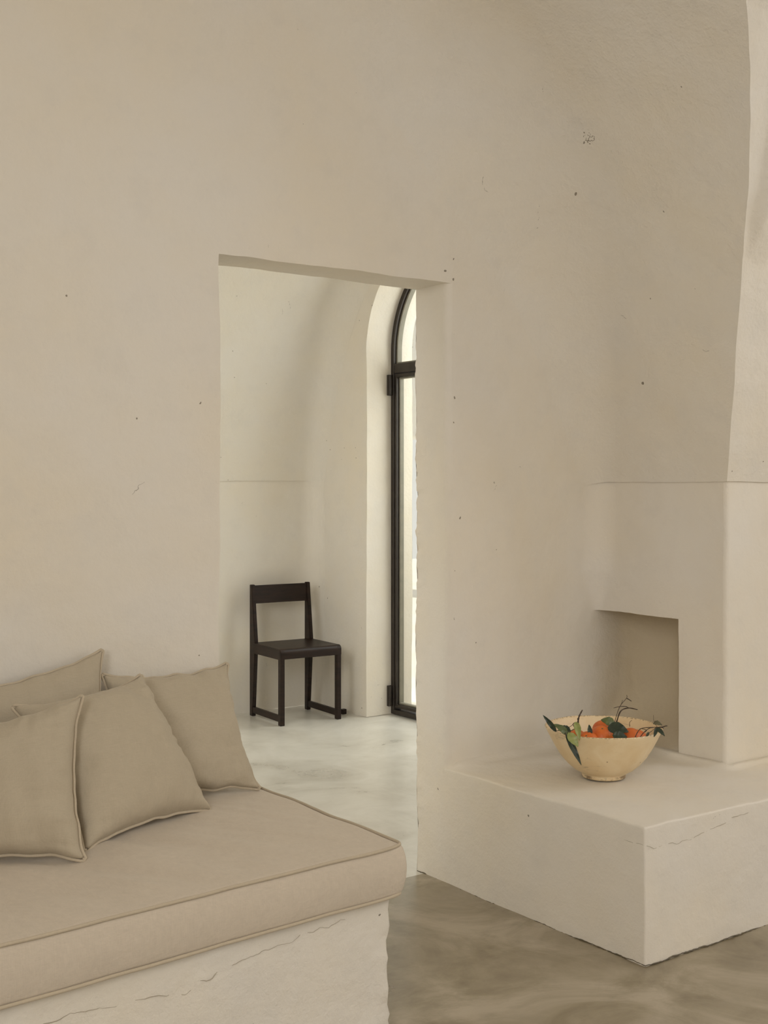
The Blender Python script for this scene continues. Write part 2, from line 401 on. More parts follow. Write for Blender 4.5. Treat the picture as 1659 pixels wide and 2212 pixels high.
# ---- chimney corner with its alcove
AZ, AB, AD = .9, 2.941, 4.06                  # alcove head, right side, back
bm = bmesh.new()
def face_row(z, fil):
    r = fil*(.3+.7*min(1, (z-AZ)/.15)); bw = wa(AF-r)-.0008; out = []
    for k in range(46): out.append(Vector((AF, CB+.015+(bw-r-CB-.015)*k/45, z)))
    for k in range(1, 13):
        th = k/12*pi/2; out.append(Vector((AF-r*(1-cos(th)), bw-r+r*sin(th), z)))
    for k in (1, 2, 3): out.append(Vector((AF-r-.02*k, wa(AF-r-.02*k)-.0008+.0009*k, z)))
    return out
def stitch(rows, bm):
    vs = [[bm.verts.new(x) for x in r] for r in rows]
    for A, B in zip(vs, vs[1:]):
        for k in range(len(A)-1): bm.faces.new((A[k], A[k+1], B[k+1], B[k]))
stitch([face_row(AZ+(1.42-AZ)*i/34, .09) for i in range(35)], bm)
quad(bm, (AF, CB+.015, .0), (AF, AB, .0), (AF, CB+.015, AZ), .012)
grid(bm, lambda u, v: Vector((AF+.015-.015*sin(u*pi/2), CB+.015-.015*cos(u*pi/2), 1.42*v)), 4, 110)
quad(bm, (AF+.015, CB, 0), (5.6, CB, 0), (AF+.015, CB, 1.42), .02)
quad(bm, (AF, AB, AZ), (AF+.5, AB, AZ), (AF, 3.4, AZ), .012)             # head of the alcove
quad(bm, (AF, AB, .38), (AF+.4, AB, .38), (AF, AB, AZ), .012)            # its right side
# springing ledge: small flat return under the vault
quad(bm, (AF-.006, CB-.007, 1.400), (AF+.03, CB-.007, 1.400), (AF-.006, wa(AF)-.09, 1.400), .012)
quad(bm, (AF-.006, CB-.007, 1.400), (5.6, CB-.007, 1.400), (AF-.006, CB+.02, 1.400), .02)
shake(bm); bmesh.ops.recalc_face_normals(bm, faces=bm.faces); struct(build('wall_right', bm, PLASTER))

# hollow of the alcove: runs on from the wall, turns in a wide cove and is coved at its foot too
bm = bmesh.new()
def hollow(u, v):
    z = .385+(AZ+.02-.385)*v; h = min(1, (z-.385)/.22); dep = .035+.25*(1-(1-h)**2.2); r = .16
    L1 = (AF+dep-r)-(AF-.12); L2 = r*pi/2; L3 = wa(AF+dep)-r-AB+.03; q = u*(L1+L2+L3)
    if q < L1: a = AF-.12+q; return Vector((a, wa(a)-.0012+.002*(1-q/L1)**3, z))
    if q < L1+L2: th = (q-L1)/r; return Vector((AF+dep-r+r*sin(th), wa(AF+dep-r)-r+r*cos(th)-.0012, z))
    return Vector((AF+dep, wa(AF+dep-r)-r-(q-L1-L2), z))
grid(bm, hollow, 70, 60)
shake(bm); bmesh.ops.recalc_face_normals(bm, faces=bm.faces); struct(build('wall_alcove', bm, ALCOVE_PLASTER))

# ---- remaining walls of the front room, with its windows and an opening added for the left fill
def wall_hole(name, p0, ulen, axis, hole, top=3.6):
    bm = bmesh.new(); u0, u1, z0, z1 = hole
    d = Vector((1, 0, 0)) if axis == 'x' else Vector((0, 1, 0)); p0 = Vector(p0)
    for a0, a1, b0, b1 in ((0, u0, 0, top), (u1, ulen, 0, top), (u0, u1, 0, z0), (u0, u1, z1, top)):
        if a1 > a0 and b1 > b0: quad(bm, p0+d*a0+Vector((0, 0, b0)), p0+d*a1+Vector((0, 0, b0)), p0+d*a0+Vector((0, 0, b1)), .1)
    shake(bm); return struct(build(name, bm, PLASTER))
wall_hole('wall_front', (-1.7, -3.1, 0), 7.3, 'x', (4.4, 6.8, 1.55, 3.2))
wall_hole('wall_left', (-1.65, -3.3, 0), 6.7, 'y', (1.1, 3.3, 1.5, 2.9))
wall_hole('wall_side_bay', (5.4, -3.3, 0), 6.1, 'y', (3.45, 4.95, 1.7, 3.15))

# ---- far room
BA, BBK, LA = 4.2, 6.447, -1.0               # wall with arched door, wall behind the chair, left end
DB0, DB1, DS = 4.70, 5.888, 2.18             # arched opening: sides and springing height
DC, DR = (DB0+DB1)/2, (DB1-DB0)/2; OUT = 4.54
bm = bmesh.new()
quad(bm, (BA, DB1, 0), (BA, BBK+.1, 0), (BA, DB1, 3.4), .02)
quad(bm, (BA, WB-.1, 0), (BA, DB0, 0), (BA, WB-.1, 3.4), .04)
def over(u, v):
    b_ = DC-DR*cos(pi*u); z0 = DS+DR*sin(pi*u); return Vector((BA, b_, z0+(3.4-z0)*v))
grid(bm, over, 80, 30)
def reveal(a0, a1, bm, n=16):
    out = [(DB0, DS*i/60) for i in range(60)]+[(DC-DR*cos(pi*i/60), DS+DR*sin(pi*i/60)) for i in range(61)]+[(DB1, DS*(1-i/60)) for i in range(1, 61)]
    grid(bm, lambda u, v: Vector((a0+(a1-a0)*v, *out[round(u*(len(out)-1))])), len(out)-1, n)
reveal(BA, OUT, bm)
quad(bm, (OUT, DB1, 0), (OUT, 8.5, 0), (OUT, DB1, 3.6), .1); quad(bm, (OUT, 2, 0), (OUT, DB0, 0), (OUT, 2, 3.6), .1)
shake(bm, .8); struct(build('wall_far_right', bm, PLASTER))
bm = bmesh.new(); quad(bm, (LA, BBK, 0), (BA+.1, BBK, 0), (LA, BBK, 1.43), .03)
quad(bm, (LA, BBK-.007, 1.41), (BA+.1, BBK-.007, 1.41), (LA, BBK+.01, 1.41), .03)
shake(bm); struct(build('wall_far', bm, PLASTER))
bm = bmesh.new()
vp = spline([Vector(p) for p in ((6.440, 1.41), (6.405, 1.68), (6.345, 1.96), (6.24, 2.25), (6.09, 2.53), (5.85, 2.8), (5.5, 3.02), (4.95, 3.12), (4.3, 3.16), (3.9, 3.15), (3.6, 3.12), (3.44, 3.1))], 8)
vv = []
for i, p in enumerate(vp):
    o, q = vp[max(i-1, 0)], vp[min(i+1, len(vp)-1)]; t = (q-o).normalized(); n = Vector((-t.y, t.x))
    if n.dot(Vector((4.95, 1.6))-p) < 0: n = -n
    r = .10+.06*min(1, max(0, (p.y-1.41)/1.0)); row = [Vector((LA+(BA-r-LA)*k/90, p.x, p.y)) for k in range(91)]
    for k in range(1, 11):
        th = k/10*pi/2; d = n*(r*(1-cos(th))); row.append(Vector((BA-r+r*sin(th), p.x+d.x, p.y+d.y)))
    vv.append(row)
stitch(vv, bm); shake(bm); struct(build('ceiling_far_room', bm, PLASTER_ROUGH))
bm = bmesh.new(); grid(bm, lambda u, v: Vector((BA-.11+.11*sin(u*pi/2), BBK-.11*(1-cos(u*pi/2)), 1.41*v)), 10, 60)
shake(bm); struct(build('trim_1', bm, PLASTER))
bm = bmesh.new(); quad(bm, (LA, WB, 0), (LA, BBK, 0), (LA, WB, 3.4), .1); shake(bm); struct(build('wall_far_left', bm, PLASTER))

# ---- arched steel and glass door of the far room
door = struct(empty('door_1', (4.39, DC, 0)))
def ring(name, d0, d1, a0, a1, zbot, ztop_mode, material, parent):
    """frame member following the opening, between insets d0 and d1"""
    def path(d):
        if ztop_mode == 'arch':
            return [(DB0+d, zbot+d if i == 0 else zbot+d+(DS-zbot-d)*i/20) for i in range(20)]+[(DC-(DR-d)*cos(pi*i/48), DS+(DR-d)*sin(pi*i/48)) for i in range(49)]+[(DB1-d, DS+(zbot+d-DS)*i/20) for i in range(1, 21)]
        z1 = ztop_mode-d
        return [(DB0+d, zbot+d), (DB0+d, z1), (DB1-d, z1), (DB1-d, zbot+d)]
    A, B = path(d0), path(d1); n = len(A); bm = bmesh.new(); L = []
    for pth, a in ((A, a0), (A, a1), (B, a1), (B, a0)): L.append([bm.verts.new((a, *p)) for p in pth])
    for s in range(4):
        P_, Q_ = L[s], L[(s+1) % 4]
        for i in range(n): bm.faces.new((P_[i], P_[(i+1) % n], Q_[(i+1) % n], Q_[i]))
    bmesh.ops.recalc_face_normals(bm, faces=bm.faces)
    o = build(name, bm, material, None, False, (4.39, DC, 0)); o.parent = parent; o.location = (0, 0, 0)
    md = o.modifiers.new('bevel', 'BEVEL'); md.width = .002; md.segments = 1; md.limit_method = 'ANGLE'
    return o
fx = ring('door_frame', .004, .032, 4.375, 4.43, .002, 'arch', STEEL, door)
ring('fanlight_bead', .032, .044, 4.395, 4.43, 2.11-.032, 'arch', GASKET, door)
TZ0, TZ1 = 2.055, 2.112
bm = bmesh.new(); rbox(bm, (4.373, DB0+.04, TZ0), (4.43, DB1-.04, TZ1), .003)
o = build('transom', bm, STEEL, None, False, (4.39, DC, 0)); o.parent = door; o.location = (0, 0, 0)
sash = ring('door_sash', .034, .053, 4.380, 4.43, .012, TZ0+.030, STEEL, door)
b1 = ring('glazing_bead', .053, .063, 4.400, 4.43, .012, TZ0+.030, GASKET, door)
for nm, pts in (('door_glass', [(DB0+.058, .068), (DB1-.058, .068), (DB1-.058, TZ0-.028), (DB0+.058, TZ0-.028)]),
                ('fanlight_glass', [(DC-(DR-.038)*cos(pi*i/40), DS+(DR-.038)*sin(pi*i/40)) for i in range(41)]+[(DB1-.038, TZ1), (DB0+.038, TZ1)])):
    bm = bmesh.new(); f0 = [bm.verts.new((4.412, *p)) for p in pts]; f1 = [bm.verts.new((4.418, *p)) for p in pts]
    bm.faces.new(f0); bm.faces.new(f1[::-1])
    for i in range(len(pts)): bm.faces.new((f0[i], f0[(i+1) % len(pts)], f1[(i+1) % len(pts)], f1[i]))
    bmesh.ops.recalc_face_normals(bm, faces=bm.faces)
    o = build(nm, bm, GLASS, None, False, (4.39, DC, 0)); o.parent = door; o.location = (0, 0, 0)
for zc in (1.985, .115):
    bm = bmesh.new(); rbox(bm, (4.345, DB1-.022, zc-.062), (4.378, DB1-.002, zc+.062), .003)
    tube(bm, [(4.352, DB1-.028, zc-.058), (4.352, DB1-.028, zc+.058)], .007, 10)
    o = build('hinge', bm, STEEL, None, False, (4.39, DC, 0)); o.parent = door; o.location = (0, 0, 0)

# ---- what shows outside the arched door: terrace, and the beam and pillar of a pale portico
bm = bmesh.new(); quad(bm, (OUT, 0, -.03), (16, 0, -.03), (OUT, 18, -.03), .5); struct(build('floor_terrace', bm, OUTSIDE))
port = empty('portico', (9.4, 12.2, 0)); tag(port, 'pale rough plaster portico outside, seen through the arched glass door', 'portico')
bm = bmesh.new(); soft_box(bm, (9.1, 10.0, 1.96), (9.7, 16.5, 3.9), .03, .12); shake(bm, 2)
o = build('beam', bm, OUTSIDE, None, True, (9.4, 12.2, 0)); o.parent = port; o.location = (0, 0, 0)
for by in (10.0, 16.0):
    bm = bmesh.new(); soft_box(bm, (9.15, by, -.03), (9.65, by+.5, 1.99), .03, .12); shake(bm, 2)
    o = build('pillar', bm, OUTSIDE, None, True, (9.4, 12.2, 0)); o.parent = port; o.location = (0, 0, 0)

# ================================================================== THINGS
# ---- plastered hearth bench
bm = bmesh.new(); soft_box(bm, (JR-.0004, 2.381, -.02), (5.38, 3.34, .4), .006, .0125)
bmesh.ops.delete(bm, geom=[f for f in bm.faces if f.calc_center_median().y > (3.298 if f.calc_center_median().x < 2.8 else 3.32)], context='FACES')
for v in bm.verts:
    p = v.co
    if p.z > .39:                             # coved joints where the bench top meets the walls
        d = wa(p.x)-p.y
        if p.x < AF: d = min(d, (AF-p.x) if p.y > CB else sqrt((AF-p.x)**2+(CB-p.y)**2))
        elif p.y < CB: d = min(d, CB-p.y)
        k = max(0, 1-max(d, 0)/.055); p.z += .022*k*k*min(1, max(0, p.x-2.70)/.05)
shake(bm)
tag(build('hearth_bench', bm, PLASTER, None, True, (2.9, 2.6, 0)), 'broad white plastered hearth bench in front of the square alcove, under the fruit bowl', 'bench')

# thin open joint where the bench meets the floor, and hairline cracks in its render
DIRT = leafmat('joint_dirt', (.07, .055, .03), (.14, .11, .065))
def seam(name, pts, r, parent, jit=.002, sd=0, fine=True):
    bm = bmesh.new(); P_ = []
    for a, b_ in zip(pts, pts[1:]):
        a, b_ = Vector(a), Vector(b_); n = max(2, int((b_-a).length/.008))
        P_ += [a+(b_-a)*k/n for k in range(n)]
    P_.append(Vector(pts[-1]))
    Q = [p+field(p)+noise.noise_vector(p*26+Vector((sd, 0, 0)))*jit+noise.noise_vector(p*95)*.0025 for p in P_]
    tube(bm, Q, lambda q: r*(.35+.9*abs(noise.noise(Vector((q*len(P_)*.11, sd, 3))))), 5)
    loc = Vector(parent.location); o = build(name, bm, CRACK if name == 'crack' else DIRT, None, True, loc); o.parent = parent; o.location = (0, 0, 0); return o
bench = bpy.data.objects['hearth_bench']
seam('floor_joint', [(JR-.001, 3.46, .002), (JR-.001, 2.379, .002), (4.6, 2.379, .001)], .0038, bench, .0022)
CRACK = leafmat('hairline_crack', (.34, .29, .21), (.46, .40, .31))
seam('crack', [(JR, 2.379, .352), (2.73, 2.3795, .336), (2.86, 2.3795, .332), (3.0, 2.3795, .352), (3.15, 2.3795, .375)], .0011, bench, .007, 4)
seam('crack', [(JR-.001, 2.385, .352), (JR-.001, 2.46, .345)], .0011, bench, .006, 9)

# ---- plastered sofa base and linen seat cushion
SE = 1.83
def fb(a): return 2.414-.063*(SE-a)           # the seat front runs slightly off square
bm = bmesh.new(); soft_box(bm, (-.95, 0, 0), (SE-.025, 1, .372), .012, .02)
for v in bm.verts:
    p = v.co; f = fb(p.x)+.018; s = (p.y-0)/1.0; p.y = f+(3.278-f)*s
shake(bm, 1.3)
tag(build('sofa_base', bm, PLASTER_ROUGH, None, True, (.4, 2.8, 0)), 'rough white plastered masonry base under the long linen seat cushion', 'sofa base')

base_o = bpy.data.objects['sofa_base']
seam('crack', [(a, fb(a)+.0165, z) for a, z in ((.80, .30), (.95, .315), (1.10, .305), (1.22, .29), (1.36, .325), (1.50, .335), (1.66, .345))], .0011, base_o, .012, 2)

def seat_warp(p, z0=.372, z1=.5):
    """box space (x, 0..1, z) -> cushion: plump sides, sagging wrinkled top"""
    f = fb(p.x); y = f+(3.272-f)*p.y; x = p.x; z = p.z
    m = (z-z0)/(z1-z0); belly = 4*m*(1-m)
    ex = max(0, (p.x-(SE-.12))/.12); ey = max(0, 1-(y-f)/.1)
    x += .012*belly*ex; y -= .010*belly*ey
    # slight drape irregularity
    x += .003*noise.noise(Vector((3, y*9, z*9))); y += .004*noise.noise(Vector((x*5, 1, 2)))*ey
    z += .004*noise.noise(Vector((x*6, y*6, 5)))
    if m > .9:
        inn = min(1, (y-f)/.12)*min(1, max(0, (SE-p.x))/.12)
        z += .007*inn
        d = (x*.86+y*.5)*1.0; c = x*-.5+y*.86
        w = noise.noise(Vector((d*26, c*3.2, 0)))*.0070+noise.noise(Vector((d*11, c*2.0, 4)))*.0095
        z += w*inn*(1.0 if x < 1.3 else max(.35, 1-(x-1.3)*1.6))
    return Vector((x, y, z))
bm = bmesh.new(); soft_box(bm, (-.9, 0, .374), (SE, 1, .5), .012, .011)
for v in bm.verts:
    p = v.co; v.co = seat_warp(p)
seat = build('seat_cushion', bm, LINEN_SEAT, None, True, (.5, 2.8, .374))
tag(seat, 'long thin beige linen seat cushion with piped edges on the plastered base', 'seat cushion')
def seat_loop(z, off, n=260):
    pts = []; R = .035
    path = [(-.9, 1.0), (-.9, 0), (SE, 0), (SE, 1.0)]
    L = []
    f = lambda a: fb(a)
    for i in range(60): L.append((-.9+0*i, 1-i/60))
    for i in range(200): L.append((-.9+(SE+.9)*i/200, 0))
    for i in range(80): L.append((SE, i/79))
    for (x, s) in L:
        p = seat_warp(Vector((x, s, z))); q = Vector(p)
        if s == 0: q.y -= off
        if x >= SE-1e-6: q.x += off*.7
        q.z = z+.003*noise.noise(Vector((p.x*6, p.y*6, 5)))+.0015*noise.noise(Vector((p.x*28, p.y*28, 1)))
        q.y += .002*noise.noise(Vector((p.x*24, 3, z*9)))
        pts.append(q)
    for _ in range(5):
        pts = [pts[0]]+[(pts[i-1]+pts[i]*2+pts[i+1])/4 for i in range(1, len(pts)-1)]+[pts[-1]]
    return pts
for z in (.498, .377):
    bm = bmesh.new(); tube(bm, seat_loop(z, .003), .0042, 8)
    o = build('piping', bm, PIPING, None, True, (.5, 2.8, .374)); o.parent = seat; o.location = (0, 0, 0)

# ---- scatter cushions: four corners in the room (bl, br, tr, tl seen from the front), front and back swelling
def pillow(bl, br, tr, tl, front, back, label, seed, ears=(1, 1, 1, 1), bend=0.0):
    n = 56; C4 = [Vector(c) for c in (bl, br, tr, tl)]; cen = sum(C4, Vector())/4
    nrm = (C4[1]-C4[0]).cross(C4[3]-C4[0]).normalized()
    if nrm.y > 0: nrm = -nrm
    su = (C4[1]-C4[0]+C4[2]-C4[3])*.5; sv = (C4[3]-C4[0]+C4[2]-C4[1])*.5
    off = Vector((seed*3.1, seed*1.7, 0))
    def base(u, v):
        p = C4[0]*(1-u)*(1-v)+C4[1]*u*(1-v)+C4[2]*u*v+C4[3]*(1-u)*v
        cu, cv = 2*u-1, 2*v-1
        pin = .052                              # edges draw in between the corners
        p = p-su*cu*pin*(1-cv*cv)*abs(cu)**3-sv*cv*pin*(1-cu*cu)*abs(cv)**3
        w = noise.noise(Vector((u*7, v*7, seed)))*.005
        p = p+nrm*w*1.5+su.normalized()*noise.noise(Vector((v*8, 9, seed)))*.006*abs(cu)**4+sv.normalized()*noise.noise(Vector((u*8, 5, seed)))*.006*abs(cv)**4
        ear = (abs(cu)*abs(cv))**9
        p += (su*cu+sv*cv)*(.022*ear-.030*(abs(cu)*abs(cv))**60)+su.cross(sv).normalized()*(.010*noise.noise(Vector((cu*2, cv*2, seed*5)))*ear*3)+nrm*bend*(cu*cu-.5)
        return p
    def thick(u, v):
        e = 16*u*(1-u)*v*(1-v)
        t = e**.38 if e > 0 else 0
        # gathers running in from the seams
        du = min(u, 1-u); dv = min(v, 1-v)
        g = .6*noise.noise(Vector((u*20, dv*3, seed+4)))*math.exp(-dv*9)+noise.noise(Vector((du*3, v*20, seed+8)))*math.exp(-du*9)
        g2 = noise.noise(Vector((u*4.5+v*2, v*4.5-u*2, seed+12)))
        return t*(1+.08*g2)+g*.28*t
    bm = bmesh.new()
    def cl(x): return .5-.5*cos(pi*x)
    fr = {}
    for side, T in ((0, front), (1, back)):
        vs = []
        for i in range(n+1):
            row = []
            for j in range(n+1):
                u, v = cl(i/n)*.6+.4*i/n, cl(j/n)*.6+.4*j/n
                rimv = i in (0, n) or j in (0, n)
                if rimv and side: row.append(fr[(i, j)]); continue
                q = base(u, v)+nrm*(T*thick(u, v))*(1 if side == 0 else -1)
                if q.z < .508+.003 and not rimv: q.z = .511
                if q.y > WA-.008: q.y = WA-.008
                vv_ = bm.verts.new(q); row.append(vv_)
                if rimv: fr[(i, j)] = vv_
            vs.append(row)
        for i in range(n):
            for j in range(n):
                q = (vs[i][j], vs[i+1][j], vs[i+1][j+1], vs[i][j+1]); bm.faces.new(q if side else q[::-1])
    loop = [fr[(i, 0)].co.copy() for i in range(n)]+[fr[(n, j)].co.copy() for j in range(n)]+[fr[(n-i, n)].co.copy() for i in range(n)]+[fr[(0, n-j)].co.copy() for j in range(n)]
    bmesh.ops.recalc_face_normals(bm, faces=bm.faces)
    base_pt = (C4[0]+C4[1])/2
    o = build('scatter_cushion', bm, LINEN, None, True, base_pt); tag(o, label, 'cushion', 'linen scatter cushions on the sofa')
    # sewn edge with little ears at the corners
    out = []
    for k, p in enumerate(loop):
        d = (p-cen); d.normalize(); near = min((p-c).length for c in C4)
        out.append(p+d*(.003+.006*math.exp(-near/.018)))
    bm = bmesh.new(); tube(bm, out, .0038, 8, closed=True)
    e = build('piping', bm, PIPING, None, True, base_pt); e.parent = o; e.location = (0, 0, 0)
    return o
zt = .512
pillow(Vector((1.36, 3.10, zt)), Pz(556, 1700, zt-.002), Pb(488, 1438, 3.225), Pb(226, 1462, 3.215), .080, .035,
       'beige linen cushion against the wall at the doorway end of the sofa', 1)
pillow(Vector((.90, 3.08, zt)), Vector((1.36, 3.06, zt)), Pb(217, 1409, 3.215), Pb(-130, 1505, 3.205), .055, .035,
       'darker beige linen cushion at the back left, tall corner pointing up against the wall', 2)
pillow(Pz(186, 1832, zt), Pz(450, 1747, zt), Pb(303, 1465, 3.07), Pb(34, 1531, 3.03), .095, .045,
       'plump beige linen cushion leaning in the middle of the three front cushions, one corner up', 3)
pillow(Vector((.76, 2.91, zt)), Pz(178, 1852, zt), Pb(172, 1508, 2.90), Pb(-150, 1590, 3.02), .092, .04,
       'nearest beige linen cushion, cut off by the left edge of the picture', 4)

# ---- dark wooden chair
chair = empty('dining_chair', (3.86, 6.15, 0), radians(-3.5))
tag(chair, 'dark brown wooden chair with flat seat in the corner of the far room', 'chair')
cw, cd, sh = .405, .40, .440                   # width, depth, seat height; local -y is the front
def part(name, bm, material, parent, smooth=False): return build(name, bm, material, parent, smooth)
t = .028
for s in (-1, 1):
    x0 = s*cw/2-(t if s > 0 else 0)
    bm = bmesh.new(); rbox(bm, (x0, -cd/2, 0), (x0+t, -cd/2+.032, sh-.008), .003)
    part('front_leg', bm, WOOD, chair)
    # rear post: deep at the seat, slimmer to the top and to the floor, straight at the back
    bm = bmesh.new(); yb = cd/2
    sec = [(0, .036), (sh-.06, .066), (sh+.01, .068), (.786, .026)]; L = []
    for z, d in sec: L.append([bm.verts.new(p) for p in ((x0+.002, yb, z), (x0+t-.002, yb, z), (x0+t-.002, yb-d, z), (x0+.002, yb-d, z))])
    for A, B in zip(L, L[1:]):
        for k in range(4): bm.faces.new((A[k], A[(k+1) % 4], B[(k+1) % 4], B[k]))
    bm.faces.new(L[0][::-1]); bm.faces.new(L[-1]); bmesh.ops.recalc_face_normals(bm, faces=bm.faces)
    bmesh.ops.bevel(bm, geom=[e for e in bm.edges if e.calc_face_angle(0) > .5], offset=.0025, segments=2, affect='EDGES')
    part('rear_leg', bm, WOOD, chair)
    bm = bmesh.new(); rbox(bm, (x0+.004, -cd/2+.03, .020), (x0+t-.004, cd/2-.033, .056), .002)
    part('stretcher', bm, WOOD, chair)
    bm = bmesh.new(); rbox(bm, (x0+.002, -cd/2+.03, sh-.062), (x0+t-.002, cd/2-.06, sh-.012), .002)
    part('side_rail', bm, WOOD, chair)
# seat: a board whose front edge rolls over into the front rail
bm = bmesh.new(); X0, X1 = -cw/2, cw/2; yf = -cd/2-.003; R = .024
line = [(cd/2-.05, sh)]+[(yf+R-R*sin(k/8*pi/2), sh-R+R*cos(k/8*pi/2)) for k in range(9)]+[(yf, sh-.058)]
inn = [(cd/2-.05, sh-.014)]+[(yf+R-(R-.013)*sin(k/8*pi/2), sh-R+(R-.013)*cos(k/8*pi/2)) for k in range(9)]+[(yf+.013, sh-.058)]
Lo = [[bm.verts.new((x, y, z)) for (y, z) in line] for x in (X0, X1)]; Li = [[bm.verts.new((x, y, z)) for (y, z) in inn] for x in (X0, X1)]
for k in range(len(line)-1):
    bm.faces.new((Lo[0][k], Lo[0][k+1], Lo[1][k+1], Lo[1][k])); bm.faces.new((Li[0][k], Li[1][k], Li[1][k+1], Li[0][k+1]))
    for s in (0, 1): bm.faces.new((Lo[s][k], Li[s][k], Li[s][k+1], Lo[s][k+1]))
bm.faces.new((Lo[0][0], Lo[1][0], Li[1][0], Li[0][0])); bm.faces.new((Lo[0][-1], Li[0][-1], Li[1][-1], Lo[1][-1]))
bmesh.ops.recalc_face_normals(bm, faces=bm.faces)
bmesh.ops.bevel(bm, geom=[e for e in bm.edges if e.calc_face_angle(0) > 1], offset=.002, segments=2, affect='EDGES')
part('seat', bm, WOOD, chair)
bm = bmesh.new(); rbox(bm, (-cw/2+t-.004, cd/2-.050, sh-.05), (cw/2-t+.004, cd/2-.030, sh-.0), .002); part('rear_rail', bm, WOOD, chair)
# backrest: slightly hollowed board between the posts
bm = bmesh.new(); bx0, bx1 = -cw/2+t-.003, cw/2-t+.003
def br_(u, v, d): return Vector((bx0+(bx1-bx0)*u, cd/2-.021+.006*sin(pi*u)+d-.016*(1-v)*.4, .672+.108*v))
grid(bm, lambda u, v: br_(u, v, 0), 16, 4); grid(bm, lambda u, v: br_(u, v, .014), 16, 4, True)
bm.edges.ensure_lookup_table(); be = [e for e in bm.edges if e.is_boundary]; bmesh.ops.bridge_loops(bm, edges=be)
bmesh.ops.recalc_face_normals(bm, faces=bm.faces); part('backrest', bm, WOOD, chair)

# small dark stop on the floor by the wall behind the chair's front leg
p = Pz(742, 1542, 0)
bm = bmesh.new(); rbox(bm, (p.x-.016, p.y-.014, 0), (p.x+.014, p.y+.014, .03), .003)
tag(build('door_stop', bm, WOOD, None, False, (p.x, p.y, 0)), 'small dark block on the floor just right of the chair front leg', 'door stop')

# ---- bowl
BC = Vector((3.032, 2.872, .4050))
outer = [(0, 0), (.066, 0), (.0727, .002), (.0745, .010), (.073, .014), (.082, .019), (.100, .029), (.122, .048), (.1445, .074), (.162, .102), (.178, .132), (.190, .155), (.1955, .1655), (.1960, .1690), (.1935, .1700)]
inner = [(.1895, .1665), (.183, .155), (.170, .132), (.153, .104), (.134, .078), (.110, .054), (.08, .034), (.04, .024), (0, .021)]
bm = bmesh.new(); n = 144; rings = []
for (r, z) in outer[1:]+inner[:-1]:
    ring_ = []
    for k in range(n):
        th = 2*pi*k/n; q = z+BC.z*0; lift = max(0, (z-.12)/.05)
        rr = r*(1+.010*noise.noise(Vector((cos(th)*1.5, sin(th)*1.5, z*4)))); q += lift*.0022*noise.noise(Vector((cos(th)*2, sin(th)*2, 3)))
        if z > .164: q += .0011*sin(th*72)         # knobbly notched rim
        ring_.append(bm.verts.new((rr*cos(th), rr*sin(th), q)))
    rings.append(ring_)
for A, B in zip(rings, rings[1:]):
    for k in range(n): bm.faces.new((A[k], A[(k+1) % n], B[(k+1) % n], B[k]))
bm.faces.new(rings[0][::-1]); bm.faces.new(rings[-1]); bmesh.ops.recalc_face_normals(bm, faces=bm.faces)
bowl = build('fruit_bowl', bm, CLAY); bowl.location = BC
tag(bowl, 'large cream glazed clay bowl on the plastered bench by the alcove, full of oranges', 'bowl')

# ---- oranges
def orange(c, r, label, tilt=(0, 0, 0)):
    c = Vector(c); d = Vector((c.x-BC.x, c.y-BC.y)); zz = c.z-BC.z
    lim = (.187-.0037 if zz > .15 else .150)-r*1.0
    if d.length > lim: d *= lim/d.length; c.x, c.y = BC.x+d.x, BC.y+d.y
    bm = bmesh.new(); bmesh.ops.create_icosphere(bm, subdivisions=4, radius=1)
    for v in bm.verts:
        d = v.co.copy(); k = 1+.018*noise.noise(d*2+Vector(c)*9)
        v.co = Vector((d.x*r*k, d.y*r*k, d.z*r*.93*k))
        rho = sqrt(d.x*d.x+d.y*d.y)
        if d.z > 0: v.co.z -= .10*r*math.exp(-(rho/.16)**2)
    o = build('orange', bm, PEEL); o.location = c; o.rotation_euler = tilt; tag(o, label, 'orange', 'oranges in the clay bowl')
    bm = bmesh.new(); tube(bm, [(0, 0, r*.80), (0, .0, r*.875)], lambda q: .0035*(1.2-q*.5), 8)
    build('stem_button', bm, TWIG_GREEN, o); return o
orange(Pt(1300, 1591, 4.045), .0385, 'orange at the front centre of the bowl, stem button upward', (.35, -.3, 0))
orange(Pt(1303, 1578, 4.125), .0375, 'orange behind the front centre one, half under a green leaf')
orange(Pt(1376, 1599, 4.02), .0400, 'orange on the right of the bowl under the dark twigs', (.3, .3, 0))
orange(Pt(1396, 1600, 4.085), .0375, 'orange at the far right, behind the one under the dark twigs', (.2, .8, 0))
orange(Pt(1262, 1606, 4.00), .0370, 'orange low at the front left of the bowl beside the hanging leaves', (.3, -.6, 0))
orange(Pt(1245, 1598, 4.095), .0375, 'orange at the far left of the bowl, nearly hidden behind pale leaves')
orange(Pt(1333, 1588, 4.10), .0370, 'orange in the middle of the bowl under the big dark leaf')
for (dx, dy) in ((-.055, -.03), (.035, -.055), (.055, .035), (-.03, .055)):
    orange(Vector((BC.x+dx, BC.y+dy, BC.z+.083)), .037, 'orange in the lower layer of the bowl, beneath the visible fruit')

